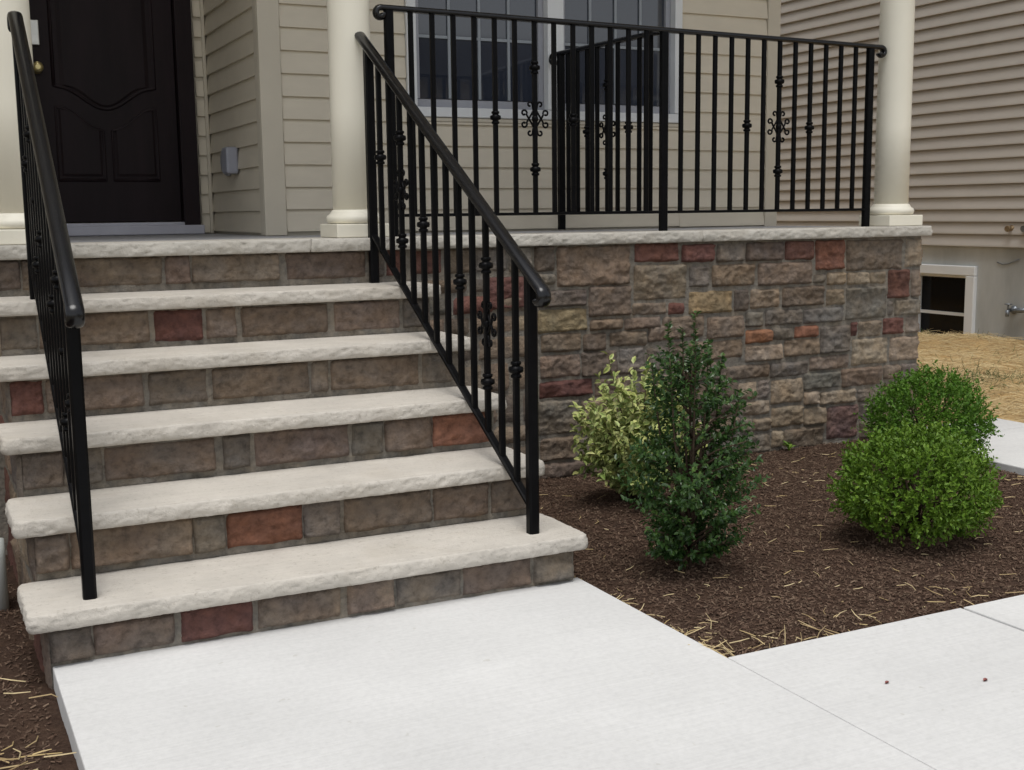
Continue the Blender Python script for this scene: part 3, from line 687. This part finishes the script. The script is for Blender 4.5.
def scroll(p, U, bal):
    m = MB(); p = Vector(p); U = Vector(U); Z = Vector((0,0,1))
    def spiral(cx, cz, r, a0, a1, n=16):
        return [p + U*(cx+r*(1-.55*i/n)*math.cos(a0+(a1-a0)*i/n)) + Z*(cz+r*(1-.55*i/n)*math.sin(a0+(a1-a0)*i/n)) for i in range(n+1)]
    for sx in (-1, 1):
        for sz in (-1, 1):
            # side tendril: crosses at (±.030,0), ends in a volute at (±.050, ±.026)
            path = [p + U*sx*.008 + Z*sz*(-.034), p + U*sx*.016 + Z*sz*(-.020), p + U*sx*.030 + Z*sz*.0, p + U*sx*.040 + Z*sz*.016]
            a0 = math.pi*1.05; pts = []
            for i in range(15):
                a = math.pi*.98 - i/14*math.pi*1.75; rr = .0135*(1-.5*i/14)
                pts.append(p + U*sx*(.0525+rr*math.cos(a)) + Z*sz*(.024+rr*math.sin(a)))
            m.tube(path+pts, .0046, 6)
            path = [p + U*sx*.008 + Z*sz*.036, p + U*sx*.011 + Z*sz*.050]
            pts = []
            for i in range(13):
                a = math.pi*1.0 - i/12*math.pi*1.6; rr = .0125*(1-.5*i/12)
                pts.append(p + U*sx*(.0245+rr*math.cos(a)) + Z*sz*(.060+rr*math.sin(a)))
            m.tube(path+pts, .0046, 6)
    m.lathe(p, [(.009,-.012),(.014,-.008),(.014,.008),(.009,.012)], 10)
    m.build('scroll', M['iron'], bal)
def railing(name, label, A, B, top, bot, posts, bals, ends, cat='railing', wide=1.0, cw=.0195):
    """A,B: foot points in plan; top(s), bot(s): heights along s in metres; posts: (s, z0, z1); bals: (s, kind)"""
    A = Vector((A[0],A[1],0)); B = Vector((B[0],B[1],0)); U = (B-A).normalized(); L = (B-A).length
    S = Vector((-U.y, U.x, 0))
    t = thing(name, label, cat, A + Vector((0,0,posts[0][1])), 'black wrought iron railings')
    P = lambda s, z: A + U*s + Vector((0,0,z))
    s0, s1 = ends['span']
    n = 10
    body = [P(s0+(s1-s0)*i/n, top(s0+(s1-s0)*i/n)) for i in range(n+1)]
    if ends.get('start'): 
        dirn = (body[0]-body[1]); body = curl(body[0], dirn, (0,0,-1), *ends['start'])[::-1] + body
    if ends.get('end'):
        dirn = (body[-1]-body[-2]); body = body + curl(body[-1], dirn, (0,0,-1), *ends['end'])
    m = MB(); prof = [(a*wide, b*(1 if wide > .9 else 1.0)) for a, b in CAP]
    m.sweep(body, prof, S if (S.dot(Vector((0,0,1))) == 0) else S, True, True, True)
    m.build('top_rail', M['cap'], t)
    b0, b1 = ends['bot']
    m = MB(); m.bar(P(b0, bot(b0)), P(b1, bot(b1)), .026, .013, S); m.build('bottom_rail', M['iron'], t)
    for s, z0, z1 in posts:
        m = MB(); m.bar(P(s, z0), P(s, z1), .035, .035, U); 
        m.build('post', M['iron'], t)
    for s, kd in bals:
        zb = bot(s)+.0; zt = top(s)-.010
        m = MB(); m.bar(P(s, zb), P(s, zt), cw, cw, U); b = m.build('baluster', M['iron'], t)
        zm = (zb+zt)/2
        if kd == 'c': collar(P(s, zm), b)
        if kd == 's':
            for e in (-1, 1): collar(P(s, zm+e*.212*(zt-zb)/.8), b)
            scroll(P(s, zm), U, b)
    return t
# front rail
ZT, ZB = 1.982, 1.166
def kinds(n, seq): return [seq.get(i, '') for i in range(1, n+1)]
fr = []
x0, x1 = 1.402, 2.727
for i in range(1, 14): fr.append((x0+(x1-x0)*i/14-x0, {5:'c',7:'s',9:'c'}.get(i,'')))
x2 = 3.947
for i in range(1, 13): fr.append((x1+(x2-x1)*i/13-x0, {5:'c',7:'s',9:'c'}.get(i,'')))
railing('porch_railing', 'long level black iron railing along the front edge of the porch above the stone wall', (x0,.105), (x2,.105),
        lambda s: ZT+.013-.011*s, lambda s: ZB, [(0,PZ,ZT+.002),(x1-x0,PZ,ZT-.012),(x2-x0,PZ,ZT-.026)], fr,
        {'span':(-.032, x2-x0+.065), 'bot':(0, x2-x0), 'start':(.023,.80), 'end':(.024,.72)}, wide=.85)
# return rail running back to the house
bl = []
yA, yB = .135, .97
for i in range(1, 10): bl.append((i*(yB-.105)/10-.03+.02, {3:'c',5:'s',7:'c'}.get(i,'')))
railing('return_railing', 'shorter black iron railing running back from the front railing to the wall below the window', (2.73,yA), (2.667,yB),
        lambda s: ZT-.004, lambda s: ZB+.001, [(yB-yA,PZ,ZT-.014)], bl,
        {'span':(.0, yB-yA+.06), 'bot':(0, yB-yA), 'end':(.026,.7)}, wide=.85)
# stair rails
def stair_rail(A, B, label, z_up, tl, bals, ext=-.10, name='stair_handrail'):
    L = math.hypot(B[0]-A[0], B[1]-A[1])
    top = lambda s: tl[0] + (tl[1]-tl[0])*s/L
    bot = lambda s: tl[2] + (tl[3]-tl[2])*s/L
    return railing(name, label, A, B, top, bot, [(0, z_up, top(0)-.008), (L, H, top(L)-.006)], [(f*L, k) for f, k in bals],
            {'span':(ext, L+.075), 'bot':(0, L), 'start':(.032,.66), 'end':(.026,.60)}, 'handrail', 1.05, .0195)
SB = [(i/13, {1:'c',3:'s',5:'c',8:'c',10:'s',12:'c'}.get(i,'')) for i in range(1, 13)]
stair_rail((1.262,-.03), (1.288,-1.345), 'sloping black iron handrail on the right side of the steps', 5*H, (1.822, .992, 1.097, .259), SB)
stair_rail((-.022,-.20), (-.034,-1.352), 'sloping black iron handrail on the left side of the steps, seen nearly end-on', 5*H, (1.812, 1.005, 1.02, .262), SB, -.045)

# ------------------------------------------------------------------ neighbouring house
nb = thing('neighbor_house', 'neighbouring house with taupe lap siding over a grey concrete foundation with basement window', 'house', (XN+3, 5, 0))
NX = (-1,0,0)
m = MB(); lap(m, (XN-.012,14), (0,-1,0), NX, 17, .83, 7.0, .1066, .83, .030); m.build('siding', M['siding2'], nb)
m = MB(); BY0, BY1, BZ0, BZ1 = 2.99, 3.78, -.02, .657
fx = XN+.0
m.box((fx,-3,-.5),(fx+.2,BY0,.829)); m.box((fx,BY1,-.5),(fx+.2,14,.829)); m.box((fx,BY0,BZ1),(fx+.2,BY1,.829)); m.box((fx,BY0,-.5),(fx+.2,BY1,BZ0))
m.build('foundation', M['foundation'], nb)
m = MB(); m.box((XN+.002,-3,.831),(XN+6,14,7.0)); m.build('wall', M['siding2'], nb)
m = MB(); m.v += [(XN-.4,-3.3,6.9),(XN-.4,14.3,6.9),(XN+3.2,14.3,9.4),(XN+3.2,-3.3,9.4),(XN+6.8,-3.3,6.9),(XN+6.8,14.3,6.9)]
m.face((0,3,2,1)); m.face((3,4,5,2)); m.face((0,4,3)); m.face((1,2,5)); m.face((0,1,5,4)); m.build('roof', M['roof'], nb)
m = MB(); a, b = XN-.038, XN+.09
m.box((a,BY0+.002,BZ1-.085),(b,BY1-.002,BZ1-.001)); m.box((a,BY0+.002,BZ0),(b,BY0+.098,BZ1-.087)); m.box((a,BY1-.072,BZ0),(b,BY1-.002,BZ1-.087))
m.box((XN+.035,BY0+.10,BZ1-.112),(b,BY1-.074,BZ1-.089)); m.box((XN+.035,BY0+.10,BZ0),(b,BY0+.122,BZ1-.114))
bw = m.build('basement_window', M['white'], nb, .006)
m = MB(); m.box((XN+.05,BY0+.124,.205),(XN+.075,BY1-.074,.232)); m.build('window_rail', M['white'], bw)
m = MB(); m.box((XN+.078,BY0+.101,BZ0),(XN+.085,BY1-.075,BZ1-.09)); m.build('window_pane', M['darkglass'], bw)
# hose tap, vent stub
m = MB(); hx, hy, hz = XN, 2.58, .305
m.lathe((hx-.001,hy,hz), [(.035,0),(.035,-.008),(.016,-.012),(.014,-.07)], 14, 0); m.tube([(hx-.06,hy,hz),(hx-.085,hy-.005,hz-.01),(hx-.095,hy-.01,hz-.05)], [.016,.018,.016], 10)
m.lathe((hx-.075,hy,hz+.0), [(.006,0),(.006,.05)], 8); m.lathe((hx-.075,hy,hz+.05), [(.012,-.004),(.034,-.002),(.034,.006),(.012,.008)], 12)
m.tube([(hx-.03,hy-.17,hz+.01),(hx-.04,hy-.08,hz+.0),(hx-.06,hy,hz)], [.02,.02,.014], 8)
m.build('hose_tap', M['galv'], nb)
m = MB(); m.lathe((XN-.012,2.62,.985), [(.030,0),(.030,-.02),(.018,-.024),(.018,-.06),(.026,-.062),(.026,-.075)], 12, 0); m.build('vent_stub', M['oldbrass'], nb); m = MB(); m.tube([(XN-.03,2.47,.99),(XN-.08,2.46,.985)], .028, 10); m.build('vent_cap', M['galv'], nb)
m = MB(); m.tube([(XN-.006,2.78,.70),(XN-.008,2.72,.682),(XN-.006,2.66,.69),(XN-.008,2.55,.73)], .004, 5); m.build('cable', M['galv'], nb)

# ------------------------------------------------------------------ house across the street (mirrored in the window panes)
oh = thing('street_house', 'pale house across the street behind the viewer, mirrored in the porch window', 'house', (14,-26,-.16))
m = MB(); lap(m, (20.5,-22), (-1,0,0), (0,1,0), 12, -.1, 4.6, .2, 0, .02); m.build('siding', M['siding2'], oh)
m = MB(); m.box((8.5,-31,-.2),(20.5,-22.003,4.6)); m.build('wall', M['siding2'], oh)
m = MB(); m.v += [(7.9,-21.5,4.45),(21.1,-21.5,4.45),(21.1,-26.5,6.3),(7.9,-26.5,6.3),(7.9,-31.5,4.45),(21.1,-31.5,4.45)]
m.face((0,1,2,3)); m.face((3,2,5,4)); m.face((0,3,4)); m.face((1,5,2)); m.build('roof', M['roof'], oh)
for wx in (10.2, 13.2, 15.0, 17.6):
    m = MB(); m.box((wx,-22,2.7),(wx+1.1,-21.93,4.3)); f_ = m.build('window_frame', M['white'], oh)
    m = MB(); m.box((wx+.1,-21.95,2.8),(wx+1.0,-21.92,4.2)); m.build('window_pane', M['darkglass'], f_)
m = MB(); m.box((9.4,-22,-.1),(13.6,-21.94,2.3)); m.build('garage_door', M['white'], oh)

# ------------------------------------------------------------------ plants
def leaf(mb, p, d, n, L, w, c=None, c2=None, fold=.25):
    """pointed oval leaf folded along its midrib"""
    d = d.normalized(); s = d.cross(n).normalized(); n = s.cross(d).normalized()
    o = len(mb.v)
    up = n*(w*fold)
    P = [p, p+d*L*.35+s*w*.5+up, p+d*L*.72+s*w*.38+up*.8, p+d*L-n*L*.08, p+d*L*.72-s*w*.38+up*.8, p+d*L*.35-s*w*.5+up, p+d*L*.5]
    mb.v += [tuple(q) for q in P]
    fs = ((0,1,6),(1,2,6),(2,3,6),(3,4,6),(4,5,6),(5,0,6))
    for f in fs:
        cc = None
        if c is not None: cc = tuple(c2 if q == 6 else c for q in f)
        mb.face([o+q for q in f], cc, False)
def rv(): 
    while True:
        v = Vector((rnd.uniform(-1,1), rnd.uniform(-1,1), rnd.uniform(-1,1)))
        if .05 < v.length < 1: return v.normalized()
def stems(parent, c, paths, r0):
    m = MB()
    for p in paths: m.tube(p, [r0*(1-.75*i/(len(p)-1)) for i in range(len(p))], 6)
    m.build('stem', M['bark'], parent)
# holly: upright, dark, glossy
def holly(x, y):
    z = zmulch(x, y)-.005
    t = thing('holly_shrub', 'upright dark green holly shrub in the middle of the mulch bed', 'shrub', (x, y, z))
    prof = [(.03,.06),(.07,.12),(.15,.180),(.30,.215),(.46,.205),(.56,.170),(.66,.145),(.74,.085),(.82,.030),(.86,.012)]
    def rad(h):
        for (a, r), (b, q) in zip(prof, prof[1:]):
            if a <= h <= b: return r+(q-r)*(h-a)/(b-a)
        return .02
    m = MB(); paths = []
    main = [Vector((x, y, z)), Vector((x+.006, y, z+.2)), Vector((x-.004, y+.004, z+.5)), Vector((x+.006, y, z+.8))]
    paths.append(main)
    leaders = [(.01,.0,.83),(-.075,.02,.80),(.045,-.02,.74),(-.03,-.06,.75),(.035,.06,.72),(.11,.0,.69),(-.11,.05,.67),(-.10,-.03,.70),(.09,.03,.67),(-.015,.03,.78),(.14,-.05,.58)]
    twigs = []
    for lx, ly, lh in leaders:
        p = [Vector((x, y, z+.15)), Vector((x+lx*.8, y+ly*.8, z+lh*.62)), Vector((x+lx*1.05, y+ly*1.05, z+lh))]
        paths.append(p); twigs.append((p[1], p[2])); twigs.append((p[1].lerp(p[2], .25), p[2]))
    for i in range(520):
        h = rnd.uniform(.045, .74)*rnd.choice((1,1,.85,.6))
        if h > .42 and rnd.random() < .25: continue
        a = rnd.uniform(0, 6.283); r = rad(h)*rnd.uniform(.5, 1.14)*(1+.34*noise.noise(Vector((math.cos(a)*1.6, math.sin(a)*1.6, h*7))))
        if noise.noise(Vector((math.cos(a)*2.2+7, math.sin(a)*2.2, h*9))) < -.30: continue
        b0 = Vector((x, y, z+max(.05, h-.10))); e = Vector((x+math.cos(a)*r, y+math.sin(a)*r, z+h))
        twigs.append((b0.lerp(e, .45), e))
        if i % 6 == 0: paths.append([b0, b0.lerp(e, .5)+Vector((0,0,.01)), e])
    for a, b in twigs:
        ax = (b-a).normalized(); n = int(9+(b-a).length*95)
        for i in range(n):
            f = (i+rnd.random())/n; p = a.lerp(b, f)
            side = rv(); side = (side-ax*side.dot(ax)).normalized()
            d = (side*.9+ax*rnd.uniform(.2,.9)).normalized(); nn = (Vector((0,0,1))+rv()*.7).normalized()
            if abs(d.dot(nn)) > .95: nn = rv()
            L = rnd.uniform(.013,.026)
            leaf(m, p, d, nn, L, L*.55)
    m.build('foliage', M['holly'], t); stems(t, None, paths, .0055)
holly(1.775, -1.50)
def boxwood(x, y, r, hgt, label, mat, n):
    z = zmulch(x, y)-.01
    t = thing('boxwood_shrub', label, 'shrub', (x, y, z), 'round boxwood shrubs')
    m = MB(); paths = []
    c = Vector((x, y, z+hgt*.44))
    for i in range(n):
        d = rv()
        if d.z < -.75: continue
        bump_ = 1+.12*noise.noise(d*2.6+Vector((x*7,y,0)))+.17*noise.noise(d*6.5+Vector((x*7,3,0)))
        k = rnd.random(); lay = (.80+.22*k) if rnd.random() < .75 else rnd.uniform(.45,.8)
        rr = Vector((r, r, hgt*.53 if d.z > 0 else hgt*.42))
        q = c + Vector((d.x*rr.x, d.y*rr.y, d.z*rr.z))*bump_*lay
        if q.z < z+.02: continue
        ax = (d*.8+Vector((0,0,.55))+rv()*.45).normalized()
        L = rnd.uniform(.03,.06)*(1.7 if rnd.random() < .05 else 1)
        if i % 60 == 0: paths.append([Vector((x,y,z)), Vector((x,y,z+.08)).lerp(q,.4), q])
        for j in range(7):
            p = q + ax*L*(j/7); sd = rv(); sd = (sd-ax*sd.dot(ax)).normalized()
            l = rnd.uniform(.011,.020)
            leaf(m, p, (sd*.8+ax*.7), (ax*.8+rv()*.6), l, l*.55)
    m.build('foliage', mat, t); stems(t, None, paths, .007)
boxwood(2.675, -1.56, .243, .385, 'bright green rounded boxwood at the front, nearest the concrete path', M['box'], 2600)
boxwood(3.69, -.62, .245, .405, 'deeper green rounded boxwood behind the front one, by the corner of the stone wall', M['box2'], 2200)
def euonymus(x, y):
    z = zmulch(x, y)-.005
    t = thing('euonymus_shrub', 'yellow and green variegated shrub close to the stone wall, behind the holly', 'shrub', (x, y, z))
    m = MB(); paths = []
    for i in range(185):
        a = rnd.uniform(0, 6.283); rr = .245*math.sqrt(rnd.random()); h = rnd.uniform(.08,.53)*(1-.4*(rr/.29)**2)+.04
        e = Vector((x+math.cos(a)*rr*1.1, y+math.sin(a)*rr, z+h))
        if i == 0: e = Vector((x-.10, y+.05, z+.60))
        if i == 1: e = Vector((x+.05, y, z+.56))
        if i == 2: e = Vector((x-.215, y, z+.36))
        b = Vector((x+math.cos(a)*.02, y+math.sin(a)*.02, z))
        p = [b, b.lerp(e, .5)+Vector((0,0,.05)), e]; paths.append(p)
        for j in range(34):
            f = .25+.75*(j+rnd.random())/34
            q = p[0].lerp(p[1], f*2) if f < .5 else p[1].lerp(p[2], f*2-1)
            d = (rv()+Vector((math.cos(a)*.4, math.sin(a)*.4, .3))).normalized(); nn = (Vector((0,-.3,1))+rv()*.6).normalized()
            L = rnd.uniform(.022,.042); hi = f
            pale = rnd.random()
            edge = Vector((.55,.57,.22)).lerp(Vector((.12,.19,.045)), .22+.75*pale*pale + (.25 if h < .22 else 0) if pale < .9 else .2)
            cen = Vector((.16,.24,.06)) if rnd.random() < .75 else Vector((.50,.50,.22))
            leaf(m, q, d, nn, L, L*.48, tuple(edge), tuple(cen))
    m.build('foliage', M['euon'], t); stems(t, None, paths[:24], .006)
euonymus(2.10, -.66)
# two small weeds and fallen leaves
def sprig(x, y, label):
    z = zmulch(x, y); t = MB()
    for i in range(9):
        a = rnd.uniform(0,6.28); leaf(t, Vector((x,y,z+.004+.004*i)), Vector((math.cos(a),math.sin(a),.5)), Vector((0,0,1)), rnd.uniform(.03,.05), .018)
    t.tube([(x,y,z-.01),(x,y,z+.02),(x+.004,y,z+.045)], .002, 5)
    tag(t.build('weed_sprig', M['box']), label, 'weed')
sprig(3.36, -.05, 'tiny green weed at the foot of the stone wall right of the holly')
def dead_leaf(x, y, L, label):
    m = MB(); leaf(m, Vector((x,y,WZ+.003)), Vector((1,.2,.15)), Vector((0,0,1)), L, L*.5); leaf(m, Vector((x+.002,y,WZ+.0015)), Vector((1,.25,.13)), Vector((0,0,1)), L*.98, L*.5)
    tag(m.build('fallen_leaf', M['leaf']), label, 'leaf')
dead_leaf(1.87, -2.60, .018, 'small reddish fallen leaf on the right-hand concrete slab')
dead_leaf(1.65, -2.50, .016, 'small dark fallen leaf on the concrete near the mulch corner')
m = MB(); m.tube([(-.238,-.62,-.1),(-.238,-.62,.13),(-.238,-.60,.18)], .042, 16); o = m.build('downspout_pipe', M['pipe'])
tag(o, 'pale plastic pipe standing in the mulch at the left edge beside the steps', 'pipe')

# ------------------------------------------------------------------ light, sky, camera
w = bpy.data.worlds.new('World'); sc.world = w; w.use_nodes = True
nt = w.node_tree; bg = nt.nodes['Background']
sky = nt.nodes.new('ShaderNodeTexSky'); sky.sky_type = 'NISHITA'; sky.sun_disc = False
SEL, SAZ = 73, 205         # sun elevation, compass direction it shines from (0 = +Y, 90 = +X)
sky.sun_elevation = R(SEL); sky.sun_rotation = R(SAZ); sky.air_density = 1.0; sky.dust_density = 2.0; sky.ozone_density = 1.0
hs = nt.nodes.new('ShaderNodeHueSaturation'); hs.inputs['Saturation'].default_value = .22     # cloud cover: nearly white sky
nt.links.new(sky.outputs[0], hs.inputs['Color']); nt.links.new(hs.outputs[0], bg.inputs['Color']); bg.inputs['Strength'].default_value = .125
ld = bpy.data.lights.new('sun', 'SUN'); ld.energy = 1.5; ld.angle = R(32); ld.color = (1, .975, .94)
lo = bpy.data.objects.new('sun', ld); col.objects.link(lo)
sd = Vector((math.sin(R(SAZ))*math.cos(R(SEL)), math.cos(R(SAZ))*math.cos(R(SEL)), math.sin(R(SEL))))
lo.rotation_euler = sd.to_track_quat('Z', 'Y').to_euler(); lo.location = sd*30
cam = bpy.data.cameras.new('camera'); co = bpy.data.objects.new('camera', cam); col.objects.link(co)
cam.sensor_width = 36; cam.lens = 1198.98/1024*36; cam.clip_end = 600; cam.clip_start = .05
yaw, pit, rol = .459313, -.143635, -.012033
fw = Vector((math.sin(yaw)*math.cos(pit), math.cos(yaw)*math.cos(pit), math.sin(pit)))
rt = Vector((math.cos(yaw), -math.sin(yaw), 0)); up = rt.cross(fw)
r2 = rt*math.cos(rol)+up*math.sin(rol); u2 = -rt*math.sin(rol)+up*math.cos(rol)
mw = Matrix(((r2.x,u2.x,-fw.x,-.38333),(r2.y,u2.y,-fw.y,-4.58907),(r2.z,u2.z,-fw.z,1.17642),(0,0,0,1)))
co.matrix_world = mw
sc.camera = co
vs = sc.view_settings; sc.display_settings.display_device = 'sRGB'
vs.view_transform = 'Standard'; vs.look = 'None'; vs.gamma = 1; vs.use_curve_mapping = False; vs.exposure = 0.44
